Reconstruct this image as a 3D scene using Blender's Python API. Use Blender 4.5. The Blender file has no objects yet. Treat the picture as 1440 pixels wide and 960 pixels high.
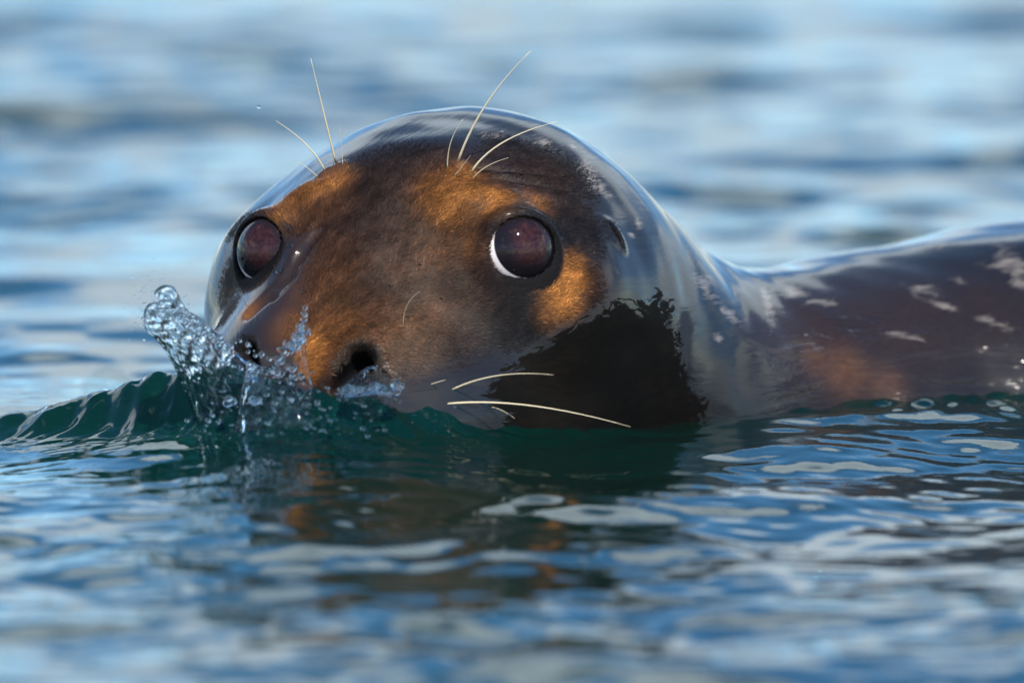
import bpy, bmesh, math, random
import numpy as np
from mathutils import Vector, Matrix

rng = np.random.default_rng(7)
random.seed(7)
R = math.radians
scene = bpy.context.scene
C = scene.collection

# ------------------------------------------------------------------ camera
ELEV = R(6.0)            # camera looks slightly down on the water
DIST = 8.0               # metres to the animal
VIEW_W = 0.60            # metres across the frame at the animal
FWD = np.array([0, math.cos(ELEV), -math.sin(ELEV)])
UP = np.array([0, math.sin(ELEV), math.cos(ELEV)])
TARGET = UP * (110 / 2400.0)
CAM = TARGET - FWD * DIST
cam_d = bpy.data.cameras.new('camera')
cam = bpy.data.objects.new('camera', cam_d)
C.objects.link(cam)
cam.location = CAM
cam.rotation_euler = (R(90) - ELEV, 0, 0)
cam_d.sensor_width = 36
cam_d.lens = 36 * DIST / VIEW_W
cam_d.clip_start = 0.1
cam_d.clip_end = 5000
cam_d.dof.use_dof = True
cam_d.dof.focus_distance = DIST - 0.115
cam_d.dof.aperture_fstop = 5.8
scene.camera = cam

# ------------------------------------------------------------------ world, sun, exposure
SUN_EL, SUN_AZ = R(50), R(16)      # behind the camera, a little to the right
sun_dir = np.array([math.sin(SUN_AZ) * math.cos(SUN_EL), -math.cos(SUN_AZ) * math.cos(SUN_EL), math.sin(SUN_EL)])
world = bpy.data.worlds.new('World')
scene.world = world
world.use_nodes = True
wn, wl = world.node_tree.nodes, world.node_tree.links
wn.clear()


def N(nodes, typ, **kw):
    n = nodes.new(typ)
    for k, v in kw.items():
        if k.startswith('i_'):
            key = k[2:]
            key = int(key) if key.isdigit() else key.replace('_', ' ')
            n.inputs[key].default_value = v
        else:
            setattr(n, k, v)
    return n


sky = N(wn, 'ShaderNodeTexSky', sky_type='NISHITA', sun_disc=False, sun_elevation=SUN_EL,
        sun_rotation=math.atan2(sun_dir[0], sun_dir[1]), altitude=0, air_density=0.75, dust_density=0.05, ozone_density=3.0)
tc = N(wn, 'ShaderNodeTexCoord')
sep = N(wn, 'ShaderNodeSeparateXYZ')
wl.new(tc.outputs['Generated'], sep.inputs[0])
zc = N(wn, 'ShaderNodeMath', operation='MAXIMUM', i_1=0.0)
wl.new(sep.outputs['Z'], zc.inputs[0])
den = N(wn, 'ShaderNodeMath', operation='ADD', i_1=0.30)
wl.new(zc.outputs[0], den.inputs[0])
dvx = N(wn, 'ShaderNodeMath', operation='DIVIDE')
dvy = N(wn, 'ShaderNodeMath', operation='DIVIDE')
wl.new(sep.outputs['X'], dvx.inputs[0]); wl.new(den.outputs[0], dvx.inputs[1])
wl.new(sep.outputs['Y'], dvy.inputs[0]); wl.new(den.outputs[0], dvy.inputs[1])
CLOUD_SEED = 3.7
cmb = N(wn, 'ShaderNodeCombineXYZ', i_Z=CLOUD_SEED)
wl.new(dvx.outputs[0], cmb.inputs[0]); wl.new(dvy.outputs[0], cmb.inputs[1])
cn = N(wn, 'ShaderNodeTexNoise', i_Scale=1.35, i_Detail=7.0, i_Roughness=0.55, i_Distortion=0.3)
wl.new(cmb.outputs[0], cn.inputs['Vector'])
cr = N(wn, 'ShaderNodeMapRange', interpolation_type='SMOOTHSTEP')
cr.inputs['From Min'].default_value = 0.52
cr.inputs['From Max'].default_value = 0.60
hz1 = N(wn, 'ShaderNodeMapRange')          # more cloud banked up towards the horizon
for i_, v_ in zip((1, 2, 3, 4), (0.36, 0.62, 0.056, -0.07)): hz1.inputs[i_].default_value = v_
wl.new(zc.outputs[0], hz1.inputs[0])
cadd = N(wn, 'ShaderNodeMath', operation='ADD')
wl.new(cn.outputs['Fac'], cadd.inputs[0]); wl.new(hz1.outputs[0], cadd.inputs[1])
wl.new(cadd.outputs[0], cr.inputs['Value'])
cn2 = N(wn, 'ShaderNodeTexNoise', i_Scale=2.4, i_Detail=4.0)
wl.new(cmb.outputs[0], cn2.inputs['Vector'])
ccol = N(wn, 'ShaderNodeMix', data_type='RGBA')
ccol.inputs[6].default_value = (4.0, 5.1, 6.1, 1)
ccol.inputs[7].default_value = (7.8, 8.9, 9.7, 1)
wl.new(cn2.outputs['Fac'], ccol.inputs[0])
cmix = N(wn, 'ShaderNodeMix', data_type='RGBA')
wl.new(cr.outputs[0], cmix.inputs[0])
hsv = N(wn, 'ShaderNodeHueSaturation', i_Saturation=1.22, i_Hue=0.494)
wl.new(sky.outputs[0], hsv.inputs['Color'])
wl.new(hsv.outputs[0], cmix.inputs[6])
hz2 = N(wn, 'ShaderNodeMapRange')          # cloud greys towards the horizon
for i_, v_ in zip((1, 2, 3, 4), (0.0, 0.24, 0.42, 1.0)): hz2.inputs[i_].default_value = v_
wl.new(zc.outputs[0], hz2.inputs[0])
cgrey = N(wn, 'ShaderNodeVectorMath', operation='SCALE')
wl.new(ccol.outputs[2], cgrey.inputs[0]); wl.new(hz2.outputs[0], cgrey.inputs['Scale'])
wl.new(cgrey.outputs[0], cmix.inputs[7])
bg = N(wn, 'ShaderNodeBackground')
bg.inputs['Strength'].default_value = 0.135
wl.new(cmix.outputs[2], bg.inputs['Color'])
wo = N(wn, 'ShaderNodeOutputWorld')
wl.new(bg.outputs[0], wo.inputs['Surface'])

sun_l = bpy.data.lights.new('sun', 'SUN')
sun_l.energy = 5.0
sun_l.angle = R(0.53)
sun_l.color = (1.0, 0.93, 0.82)
sun = bpy.data.objects.new('sun', sun_l)
C.objects.link(sun)
sun.location = Vector(sun_dir) * 20
sun.rotation_euler = Vector(-sun_dir).to_track_quat('-Z', 'Y').to_euler()

scene.view_settings.view_transform = 'Standard'
scene.view_settings.look = 'None'
scene.view_settings.gamma = 1
scene.view_settings.exposure = 0.64
scene.cycles.use_denoising = True
scene.cycles.denoiser = 'OPENIMAGEDENOISE'
scene.cycles.max_bounces = 14
scene.cycles.transparent_max_bounces = 16
scene.cycles.transmission_bounces = 12
scene.cycles.glossy_bounces = 6
scene.cycles.caustics_reflective = True
scene.cycles.caustics_refractive = True
scene.cycles.sample_clamp_indirect = 40.0

# ------------------------------------------------------------------ helpers
RIGHT = np.array([1.0, 0, 0])


def ray(px, py):
    """direction of the ray through a photograph pixel (1440 x 960)"""
    d = FWD * DIST + RIGHT * ((px - 720) / 2400.0) + UP * ((480 - py) / 2400.0)
    return d / np.linalg.norm(d)


def project(P):
    """world points (N,3) -> photograph pixels (N,2)"""
    q = P - CAM
    dep = q @ FWD
    return np.stack([720 + 2400 * DIST * (q @ RIGHT) / dep, 480 - 2400 * DIST * (q @ UP) / dep], 1)


def at_depth(px, py, y):
    d = ray(px, py)
    return CAM + d * ((y - CAM[1]) / d[1])


def mesh_obj(name, verts, faces, mat=None, parent=None, smooth=True):
    me = bpy.data.meshes.new(name)
    me.from_pydata([tuple(map(float, v)) for v in verts] if not isinstance(verts, np.ndarray) else verts.tolist(), [],
                   faces.tolist() if isinstance(faces, np.ndarray) else faces)
    me.update()
    if smooth:
        me.polygons.foreach_set('use_smooth', np.ones(len(me.polygons), bool))
    o = bpy.data.objects.new(name, me)
    C.objects.link(o)
    if mat:
        me.materials.append(mat)
    if parent:
        o.parent = parent
    return o


def tag(o, label, cat, group=None, kind=None):
    if label: o['label'] = label
    if cat: o['category'] = cat
    if group: o['group'] = group
    if kind: o['kind'] = kind
    return o


def attr(o, name, vals, typ='FLOAT'):
    a = o.data.attributes.new(name, typ, 'POINT')
    if typ == 'FLOAT':
        a.data.foreach_set('value', np.ascontiguousarray(vals, np.float32))
    else:
        a.data.foreach_set('vector', np.ascontiguousarray(vals, np.float32).ravel())


def smin(a, b, k):
    h = np.maximum(k - np.abs(a - b), 0) / k
    return np.minimum(a, b) - h * h * k * 0.25


def smax(a, b, k):
    return -smin(-a, -b, k)


def ellipsoid(p, c, r, Rm=None):
    q = p - np.asarray(c, p.dtype)
    if Rm is not None:
        q = q @ np.asarray(Rm, p.dtype)
    r = np.asarray(r, p.dtype)
    qa = q / r
    k0 = np.sqrt((qa * qa).sum(1)) + 1e-6
    qb = qa / r
    k1 = np.sqrt((qb * qb).sum(1)) + 1e-9
    return k0 * (k0 - 1) / k1


def roundcone(p, a, b, r1, r2):
    a = np.asarray(a, p.dtype); b = np.asarray(b, p.dtype)
    ba = b - a
    t = np.clip(((p - a) @ ba) / (ba @ ba), 0, 1)
    q = p - a - t[:, None] * ba
    return np.sqrt((q * q).sum(1)) - (r1 + (r2 - r1) * t)


_nd = rng.normal(size=(24, 3)); _nd /= np.linalg.norm(_nd, axis=1)[:, None]
_np = rng.uniform(0, 6.28, 24)


def wobble(p, wl_, n=8, off=0):
    """cheap smooth noise from plane waves, p in any unit, wl_ wavelength in that unit"""
    s = 0
    for i in range(n):
        j = (i + off) % 24
        s = s + np.sin(p @ (_nd[j] * (6.283 / (wl_ * (0.7 + 0.08 * i)))).astype(p.dtype) + _np[j])
    return s / n ** 0.5


def surface_nets(xs, ys, zs, D):
    """dual mesh of the zero level of D on a (non-uniform) grid"""
    S = D < 0
    nx, ny, nz = D.shape
    cnt = np.zeros((nx - 1, ny - 1, nz - 1), np.uint8)
    for i in (0, 1):
        for j in (0, 1):
            for k in (0, 1):
                cnt += S[i:nx - 1 + i, j:ny - 1 + j, k:nz - 1 + k]
    act = (cnt > 0) & (cnt < 8)
    ci, cj, ck = np.nonzero(act)
    vid = np.full(act.shape, -1, np.int32)
    vid[ci, cj, ck] = np.arange(len(ci))
    acc = np.zeros((len(ci), 3)); n = np.zeros(len(ci))
    corners = [(i, j, k) for i in (0, 1) for j in (0, 1) for k in (0, 1)]
    for a in range(8):
        for b in range(a + 1, 8):
            A, B = corners[a], corners[b]
            if sum(x != y for x, y in zip(A, B)) != 1:
                continue
            da = D[ci + A[0], cj + A[1], ck + A[2]]; db = D[ci + B[0], cj + B[1], ck + B[2]]
            m = (da < 0) != (db < 0)
            t = np.where(m, da / np.where(m, da - db, 1), 0)
            pa = np.stack([xs[ci + A[0]], ys[cj + A[1]], zs[ck + A[2]]], 1)
            pb = np.stack([xs[ci + B[0]], ys[cj + B[1]], zs[ck + B[2]]], 1)
            acc += np.where(m[:, None], pa + (pb - pa) * t[:, None], 0); n += m
    V = acc / n[:, None]
    F = []
    for ax in range(3):
        sl0 = [slice(None)] * 3; sl1 = [slice(None)] * 3
        sl0[ax] = slice(0, -1); sl1[ax] = slice(1, None)
        s0 = S[tuple(sl0)]; s1 = S[tuple(sl1)]
        e = np.argwhere(s0 != s1)
        u, w = (ax + 1) % 3, (ax + 2) % 3
        lim = [nx, ny, nz]
        e = e[(e[:, u] > 0) & (e[:, w] > 0) & (e[:, u] < lim[u] - 1) & (e[:, w] < lim[w] - 1)]
        flip = s0[tuple(e.T)]

        def g(du, dw):
            q = e.copy(); q[:, u] += du; q[:, w] += dw
            return vid[tuple(q.T)]
        f = np.stack([g(-1, -1), g(0, -1), g(0, 0), g(-1, 0)], 1)
        f[~flip] = f[~flip][:, ::-1]
        F.append(f)
    return V, np.concatenate(F)


def polygonise(sdf, xs, ys, zs, step=6, band=1.5, project_n=3):
    """sample sdf only near its surface, then mesh it and pull the vertices onto it"""
    nx, ny, nz = len(xs), len(ys), len(zs)

    def grid(a, b, c):
        g = np.stack(np.meshgrid(a, b, c, indexing='ij'), -1).reshape(-1, 3)
        return g.astype(np.float32)
    cx, cy, cz = xs[::step], ys[::step], zs[::step]
    Dc = sdf(grid(cx, cy, cz)).reshape(len(cx), len(cy), len(cz))
    D = np.repeat(np.repeat(np.repeat(Dc, step, 0), step, 1), step, 2)[:nx, :ny, :nz].copy()
    size = np.sqrt(np.gradient(xs)[:, None, None] ** 2 + np.gradient(ys)[None, :, None] ** 2 + np.gradient(zs)[None, None, :] ** 2)
    near = np.abs(D) < size * step * band
    I = np.argwhere(near)
    vals = np.empty(len(I), np.float32)
    for s in range(0, len(I), 400000):
        q = I[s:s + 400000]
        vals[s:s + 400000] = sdf(np.stack([xs[q[:, 0]], ys[q[:, 1]], zs[q[:, 2]]], 1).astype(np.float32))
    D[near] = vals
    V, F = surface_nets(xs, ys, zs, D)
    h = 0.15
    for _ in range(project_n):
        d, g = sdf_grad(sdf, V, h)
        gl = np.maximum((g * g).sum(1), 0.05)
        V = V - np.clip(d / gl, -2, 2)[:, None] * g * 0.9
    return V, F


def sdf_grad(sdf, V, h=0.2):
    V = np.asarray(V, np.float64)
    d = sdf(V)
    g = np.stack([(sdf(V + np.eye(3)[i] * h) - sdf(V - np.eye(3)[i] * h)) / (2 * h) for i in range(3)], 1)
    return d, g


def axis(lo, a, b, hi, fine, growth=1.06, cap=1e9):
    """coordinates fine between a and b, growing outward to lo and hi"""
    core = list(np.arange(a, b + fine * 0.5, fine))
    s, x, right = fine, core[-1], []
    while x < hi:
        s = min(s * growth, cap); x += s; right.append(x)
    s, x, left = fine, core[0], []
    while x > lo:
        s = min(s * growth, cap); x -= s; left.append(x)
    return np.array(left[::-1] + core + right)


# ------------------------------------------------------------------ the seal's form (millimetres, world axes)
PSI = R(32)
ROLL = R(3.0)
HO = np.array([-25.0, 0.0, 0.0])
Fa = np.array([-math.sin(PSI), -math.cos(PSI), 0.0])
Lb = np.array([math.cos(PSI), -math.sin(PSI), 0.0])
Uc = np.array([0, 0, 1.0])
Lb2 = Lb * math.cos(ROLL) + Uc * math.sin(ROLL)
Uc2 = Uc * math.cos(ROLL) - Lb * math.sin(ROLL)
HM = np.stack([Fa, Lb2, Uc2], 1)      # columns: forward, image-right side, up


def to_head(p):
    return (p - HO.astype(p.dtype)) @ HM.astype(p.dtype)


def from_head(a, b, c):
    return HO + HM @ np.array([a, b, c], float)


def rot_y(deg):
    t = R(deg)
    return np.array([[math.cos(t), 0, math.sin(t)], [0, 1, 0], [-math.sin(t), 0, math.cos(t)]])


def base_sdf(p):
    q = to_head(p)
    qs = q.copy(); qs[:, 1] = np.abs(qs[:, 1])          # the head is symmetrical
    d = ellipsoid(q, (10, 0, 60), (138, 127, 120))      # cranium
    d = smin(d, ellipsoid(qs, (52, 74, 70), (68, 54, 62)), 36)               # side of the face that carries the eye
    d = smin(d, ellipsoid(q, (96, 0, 86), (92, 58, 50), rot_y(27)), 46)      # bridge of the nose
    d = smin(d, ellipsoid(q, (106, 0, 32), (92, 84, 48)), 40)                # muzzle
    d = smin(d, ellipsoid(qs, (132, 44, 18), (50, 42, 40)), 34)              # whisker pads
    d = smin(d, ellipsoid(q, (150, 0, 44), (40, 56, 24)), 30)              # nose
    d = smin(d, ellipsoid(q, (60, 0, -8), (116, 118, 70)), 44)               # jaw and cheeks
    # neck and body in world axes
    n = roundcone(p, (-20, 25, 44), (128, 130, -54), 116, 112)
    d = smin(d, n, 46)
    b = roundcone(p, (215, 200, -72), (330, 260, -83), 150, 158)
    b = smin(b, roundcone(p, (330, 260, -83), (560, 360, -168), 158, 172), 70)
    b = smin(b, roundcone(p, (560, 360, -168), (1150, 560, -190), 172, 105), 80)
    d = smin(d, b, 62)
    return d


def march(f, px, py, start=7600.0):
    o = CAM * 1000; d = ray(px, py)
    t = start
    for _ in range(160):
        v = float(f((o + d * t)[None, :])[0])
        if v < 0.02:
            return o + d * t
        t += v * 0.6
        if t > 9000:
            return None
    return o + d * t


def normal_at(f, P):
    g = sdf_grad(f, P[None, :], 0.5)[1][0]
    return g / np.linalg.norm(g)


def frame_of(z, up=(0, 0, 1)):
    z = np.asarray(z, float) / np.linalg.norm(z)
    x = np.cross(up, z); x /= np.linalg.norm(x)
    return np.stack([x, np.cross(z, x), z], 1)


# --- facial features placed on the base form
def turn(v, az, el):
    """turn a direction by az degrees towards image right and el degrees up"""
    t = R(az)
    v = np.array([v[0] * math.cos(t) - v[1] * math.sin(t), v[0] * math.sin(t) + v[1] * math.cos(t), v[2]])
    h = math.hypot(v[0], v[1]); e = math.atan2(v[2], h) + R(el)
    return np.array([v[0] / h * math.cos(e), v[1] / h * math.cos(e), math.sin(e)])


TOCAM = -FWD
EYE_R = 23.5
eyes = []
for (px, py, az, el, gaz, gel) in ((733, 352, 20, -2, 6, 12), (370, 353, -37, 0, 6, 10)):
    E = march(base_sdf, px, py)
    ax = turn(TOCAM, az, el)
    # the ball sits so that its cap shows where the photograph has the eye
    eyes.append(dict(E=E, ax=ax, c=E - ax * 12.0, F=frame_of(ax), gaze=turn(ax, gaz, gel)))
for e, (px, py) in zip(eyes, ((733, 352), (372, 353))):
    q = project((e['c'] + e['ax'] * 12)[None] / 1000)[0]
    e['c'] = e['c'] + RIGHT * (px - q[0]) / 2.4 + UP * (q[1] - py) / 2.4

nostrils = []
for (px, py, rl, rs, ang) in ((497, 516, 15.0, 8.0, 44), (347, 504, 9, 5.5, 128)):
    P = march(base_sdf, px, py); n = normal_at(base_sdf, P)
    t = R(ang)
    lon = RIGHT * math.cos(t) + UP * math.sin(t)
    lon -= n * (lon @ n); lon /= np.linalg.norm(lon)
    nostrils.append((P, np.stack([lon, np.cross(n, lon), n], 1), rl, rs))

mounds = []
for (px, py, r) in ((628, 240, 4.6), (645, 233, 4.8), (660, 244, 4.6), (640, 248, 4), (478, 236, 5), (462, 242, 4.6), (452, 250, 4.2)):
    P = march(base_sdf, px, py)
    mounds.append((P - normal_at(base_sdf, P) * 2.0, r))
brows = []
for (px, py, rx, ry, rz, ang) in ((672, 292, 26, 15, 10, 18), (412, 296, 20, 13, 9, -25)):
    P = march(base_sdf, px, py); n = normal_at(base_sdf, P)
    lon = RIGHT * math.cos(R(ang)) - UP * math.sin(R(ang)); lon -= n * (lon @ n); lon /= np.linalg.norm(lon)
    brows.append((P - n * 4, np.stack([lon, np.cross(n, lon), n], 1), (rx, ry, rz)))
P = march(base_sdf, 866, 330); n = normal_at(base_sdf, P)
lon = RIGHT * math.cos(R(-62)) + UP * math.sin(R(-62)); lon -= n * (lon @ n); lon /= np.linalg.norm(lon)
ear = (P, np.stack([lon, np.cross(n, lon), n], 1))


def groove_points(pts):
    return [march(base_sdf, *q) for q in pts]


grooves = [(groove_points(g), r, k) for g, r, k in (
    (((446, 326), (424, 352), (404, 385), (380, 412), (352, 440)), 3.0, 5.0),
    (((432, 352), (410, 392), (385, 418)), 1.4, 2.5),
    (((668, 236), (720, 243), (788, 247)), 1.0, 2.0),
    (((690, 250), (740, 258), (800, 268)), 1.0, 2.0),
)]


def seal_sdf(p):
    d = base_sdf(p)
    d = d + (wobble(p, 70.0) * 0.7 + wobble(p, 34.0, off=7) * 0.28).astype(p.dtype)

    def local(c, rad, fn):
        q = p - np.asarray(c, p.dtype)
        m = (q * q).sum(1) < rad * rad
        if m.any():
            d[m] = fn(p[m], d[m])
    for c, Rm, r in brows:
        local(c, 60, lambda x, v: smin(v, ellipsoid(x, c, r, Rm), 16))
    for c, r in mounds:
        local(c, 16, lambda x, v: smin(v, np.sqrt(((x - c.astype(x.dtype)) ** 2).sum(1)) - r, 4))
    for e in eyes:
        def eye(x, v):
            q = (x - e['c'].astype(x.dtype)) @ e['F'].astype(x.dtype)
            rho = np.sqrt(q[:, 0] ** 2 + q[:, 1] ** 2) + 1e-6
            up = q[:, 1] / rho
            inn = (q[:, 0] * (-0.87 if e is eyes[0] else 0.87) - q[:, 1] * 0.5) / rho       # the inner corner is drawn out to a point
            ri = 21.6 - 1.6 * np.maximum(up, 0) ** 2 + 2.6 * np.maximum(inn, 0) ** 8              # lids: a full ring, lower over the top
            hz = 8.4 + 3.6 * np.maximum(up, 0) + 0.6 * np.minimum(up, 0)
            ring = np.sqrt((rho - ri) ** 2 + (q[:, 2] - hz) ** 2) - 2.2
            v = smin(v, ring, 12)
            # fill between the lid and the ball's equator
            shell = np.maximum(np.sqrt((q * q).sum(1)) - (EYE_R + 3.0), q[:, 2] - hz - 0.5)
            v = smin(v, shell, 4)
            return np.maximum(v, EYE_R + 0.25 - np.sqrt((q * q).sum(1)))
        local(e['c'], 52, eye)
    for c, Rm, rl, rs in nostrils:
        def nos(x, v):
            q = (x - c.astype(x.dtype)) @ Rm.astype(x.dtype)
            q[:, 2] *= 0.35
            hole = roundcone(q, (-rl, -1.5, 0), (rl * 0.35, 0, 0), rs * 0.42, rs)
            return smax(v, -hole, 7)
        local(c, 50, nos)
    c, Rm = ear
    local(c, 30, lambda x, v: smax(smin(v, ellipsoid(x, c - Rm[:, 2] * 3, (9.5, 5.5, 4.4), Rm), 6), -ellipsoid(x, c - Rm[:, 2] * 0, (7.0, 2.4, 7), Rm), 2.0))
    for pts, r, k in grooves:
        for A, B in zip(pts[:-1], pts[1:]):
            mid = (A + B) / 2
            local(mid, np.linalg.norm(B - A) / 2 + 22, lambda x, v: smax(v, -roundcone(x, A, B, r, r), k))
    return d


# @@END_SHAPE
XS = axis(-215, -200, 120, 760, 1.7, 1.05, 9.0)
YS = axis(-215, -205, 20, 560, 1.7, 1.05, 9.0)
ZS = axis(-230, -30, 190, 205, 1.7, 1.08, 10.0)
V, F = polygonise(seal_sdf, XS, YS, ZS)
gd, gg = sdf_grad(seal_sdf, V, 0.4)
NRM = gg / (np.linalg.norm(gg, axis=1)[:, None] + 1e-9)
VP = project(V / 1000)
toc = CAM * 1000 - V; toc /= np.linalg.norm(toc, axis=1)[:, None]
FACING = (NRM * toc).sum(1)


# ------------------------------------------------------------------ materials
def new_mat(name):
    m = bpy.data.materials.new(name)
    m.use_nodes = True
    m.node_tree.nodes.clear()
    return m, m.node_tree.nodes, m.node_tree.links


def mathn(nt, op, a, b=None, clamp=False):
    n = nt.nodes.new('ShaderNodeMath'); n.operation = op; n.use_clamp = clamp
    for i, v in enumerate((a, b)):
        if v is None: continue
        if hasattr(v, 'is_linked'): nt.links.new(v, n.inputs[i])
        else: n.inputs[i].default_value = v
    return n.outputs[0]


def mixc(nt, f, a, b):
    n = nt.nodes.new('ShaderNodeMix'); n.data_type = 'RGBA'
    for i, v in ((0, f), (6, a), (7, b)):
        if hasattr(v, 'is_linked'): nt.links.new(v, n.inputs[i])
        else: n.inputs[i].default_value = (*v, 1) if i and len(v) == 3 else v
    return n.outputs[2]


def rangen(nt, v, a, b, c=0.0, d=1.0, smooth=True):
    n = nt.nodes.new('ShaderNodeMapRange')
    if smooth: n.interpolation_type = 'SMOOTHSTEP'
    nt.links.new(v, n.inputs[0])
    for i, x in zip((1, 2, 3, 4), (a, b, c, d)): n.inputs[i].default_value = x
    return n.outputs[0]


def attrn(nt, name, vec=False):
    n = nt.nodes.new('ShaderNodeAttribute'); n.attribute_name = name
    return n.outputs['Vector'] if vec else n.outputs['Fac']


def noisen(nt, vec, scale, detail=3, rough=0.55, dist=0.0):
    n = nt.nodes.new('ShaderNodeTexNoise')
    nt.links.new(vec, n.inputs['Vector'])
    n.inputs['Scale'].default_value = scale; n.inputs['Detail'].default_value = detail
    n.inputs['Roughness'].default_value = rough; n.inputs['Distortion'].default_value = dist
    return n.outputs['Fac']


def scalev(nt, vec, s):
    n = nt.nodes.new('ShaderNodeVectorMath'); n.operation = 'MULTIPLY'
    nt.links.new(vec, n.inputs[0]); n.inputs[1].default_value = s
    return n.outputs[0]


def seal_material():
    m, nodes, links = new_mat('wet_seal_coat')
    nt = m.node_tree
    flow = attrn(nt, 'flow', True)
    geo = nodes.new('ShaderNodeTexCoord').outputs['Object']
    streak = noisen(nt, scalev(nt, flow, (120, 430, 0)), 1.0, 5, 0.65, 0.4)
    fine = noisen(nt, scalev(nt, flow, (260, 1000, 0)), 1.0, 3, 0.6)
    blot = noisen(nt, geo, 26, 4, 0.6, 0.6)
    brown = attrn(nt, 'brown'); tan = attrn(nt, 'tan'); pale = attrn(nt, 'pale'); lid = attrn(nt, 'lid')
    matte = attrn(nt, 'matte'); dark_refl = attrn(nt, 'dark_refl')
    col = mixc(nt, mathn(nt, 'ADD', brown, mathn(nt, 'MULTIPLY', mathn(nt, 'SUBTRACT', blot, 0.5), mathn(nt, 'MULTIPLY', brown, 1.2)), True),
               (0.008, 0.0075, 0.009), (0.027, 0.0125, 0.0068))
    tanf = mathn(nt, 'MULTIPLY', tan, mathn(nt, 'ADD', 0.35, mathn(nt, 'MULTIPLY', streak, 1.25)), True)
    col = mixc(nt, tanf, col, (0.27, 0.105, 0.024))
    # pale flecks with ragged edges
    pf = rangen(nt, mathn(nt, 'ADD', pale, mathn(nt, 'MULTIPLY', mathn(nt, 'SUBTRACT', noisen(nt, scalev(nt, flow, (50, 330, 0)), 1.0, 6, 0.7, 1.0), 0.5), 4.2)), 0.0, 1.1)
    col = mixc(nt, mathn(nt, 'MULTIPLY', pf, 0.85), col, (0.15, 0.135, 0.125))
    # grain of the hairs
    g = mathn(nt, 'ADD', 0.45, mathn(nt, 'MULTIPLY', mathn(nt, 'ADD', mathn(nt, 'MULTIPLY', streak, 0.55), mathn(nt, 'MULTIPLY', fine, 0.55)), 1.0))
    cm = nodes.new('ShaderNodeVectorMath'); cm.operation = 'SCALE'
    links.new(col, cm.inputs[0]); links.new(g, cm.inputs['Scale'])
    col = mixc(nt, lid, cm.outputs[0], (0.004, 0.004, 0.005))
    # dark reflection on the wet cheek, painted near-black and dulled, ragged border
    rag = mathn(nt, 'ADD', dark_refl, mathn(nt, 'MULTIPLY', mathn(nt, 'SUBTRACT', noisen(nt, scalev(nt, flow, (70, 160, 0)), 1.0, 6, 0.7, 1.2), 0.5), 2.2))
    dry = rangen(nt, rag, -0.04, 0.04)  # mask of the painted dark reflection, not dry fur
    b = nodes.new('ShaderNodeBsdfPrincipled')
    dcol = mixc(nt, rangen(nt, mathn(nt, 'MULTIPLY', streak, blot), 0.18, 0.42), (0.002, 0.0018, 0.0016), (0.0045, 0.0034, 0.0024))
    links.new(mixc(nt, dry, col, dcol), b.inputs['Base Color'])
    bump = nodes.new('ShaderNodeBump'); bump.inputs['Distance'].default_value = 0.0006
    links.new(mathn(nt, 'ADD', mathn(nt, 'MULTIPLY', streak, 1.0), mathn(nt, 'MULTIPLY', fine, 0.5)), bump.inputs['Height'])
    links.new(rangen(nt, matte, 0, 1, 0.10, 0.75), bump.inputs['Strength'])
    links.new(bump.outputs[0], b.inputs['Normal'])
    bump2 = nodes.new('ShaderNodeBump'); bump2.inputs['Distance'].default_value = 0.0010
    links.new(noisen(nt, scalev(nt, flow, (34, 210, 0)), 1.0, 5, 0.6, 0.8), bump2.inputs['Height'])
    bump2.inputs['Strength'].default_value = 0.2
    # a sheet of water running off the flank
    film = attrn(nt, 'film')
    bump3 = nodes.new('ShaderNodeBump'); bump3.inputs['Distance'].default_value = 0.009
    rot = nodes.new('ShaderNodeMapping'); links.new(geo, rot.inputs['Vector'])
    rot.inputs['Rotation'].default_value = (0, R(14), 0); rot.inputs['Scale'].default_value = (11, 14, 75)
    links.new(noisen(nt, rot.outputs[0], 1.0, 4, 0.55, 1.2), bump3.inputs['Height'])
    links.new(mathn(nt, 'MULTIPLY', film, 0.9), bump3.inputs['Strength'])
    links.new(bump2.outputs[0], bump3.inputs['Normal'])
    bump2 = bump3
    links.new(bump2.outputs[0], b.inputs['Coat Normal'])
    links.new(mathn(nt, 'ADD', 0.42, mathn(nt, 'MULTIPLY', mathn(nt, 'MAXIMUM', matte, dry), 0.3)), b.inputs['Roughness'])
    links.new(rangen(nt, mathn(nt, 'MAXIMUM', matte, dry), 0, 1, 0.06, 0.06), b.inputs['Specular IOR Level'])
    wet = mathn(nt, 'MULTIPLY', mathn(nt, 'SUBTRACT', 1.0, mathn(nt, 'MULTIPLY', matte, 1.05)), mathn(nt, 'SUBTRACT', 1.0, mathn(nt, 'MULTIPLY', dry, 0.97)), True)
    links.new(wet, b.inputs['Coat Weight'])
    b.inputs['Coat IOR'].default_value = 1.42
    links.new(mathn(nt, 'ADD', mathn(nt, 'ADD', 0.05, mathn(nt, 'MULTIPLY', matte, 0.4)), mathn(nt, 'MULTIPLY', streak, 0.10)), b.inputs['Coat Roughness'])
    o = nodes.new('ShaderNodeOutputMaterial'); links.new(b.outputs[0], o.inputs['Surface'])
    return m


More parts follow.
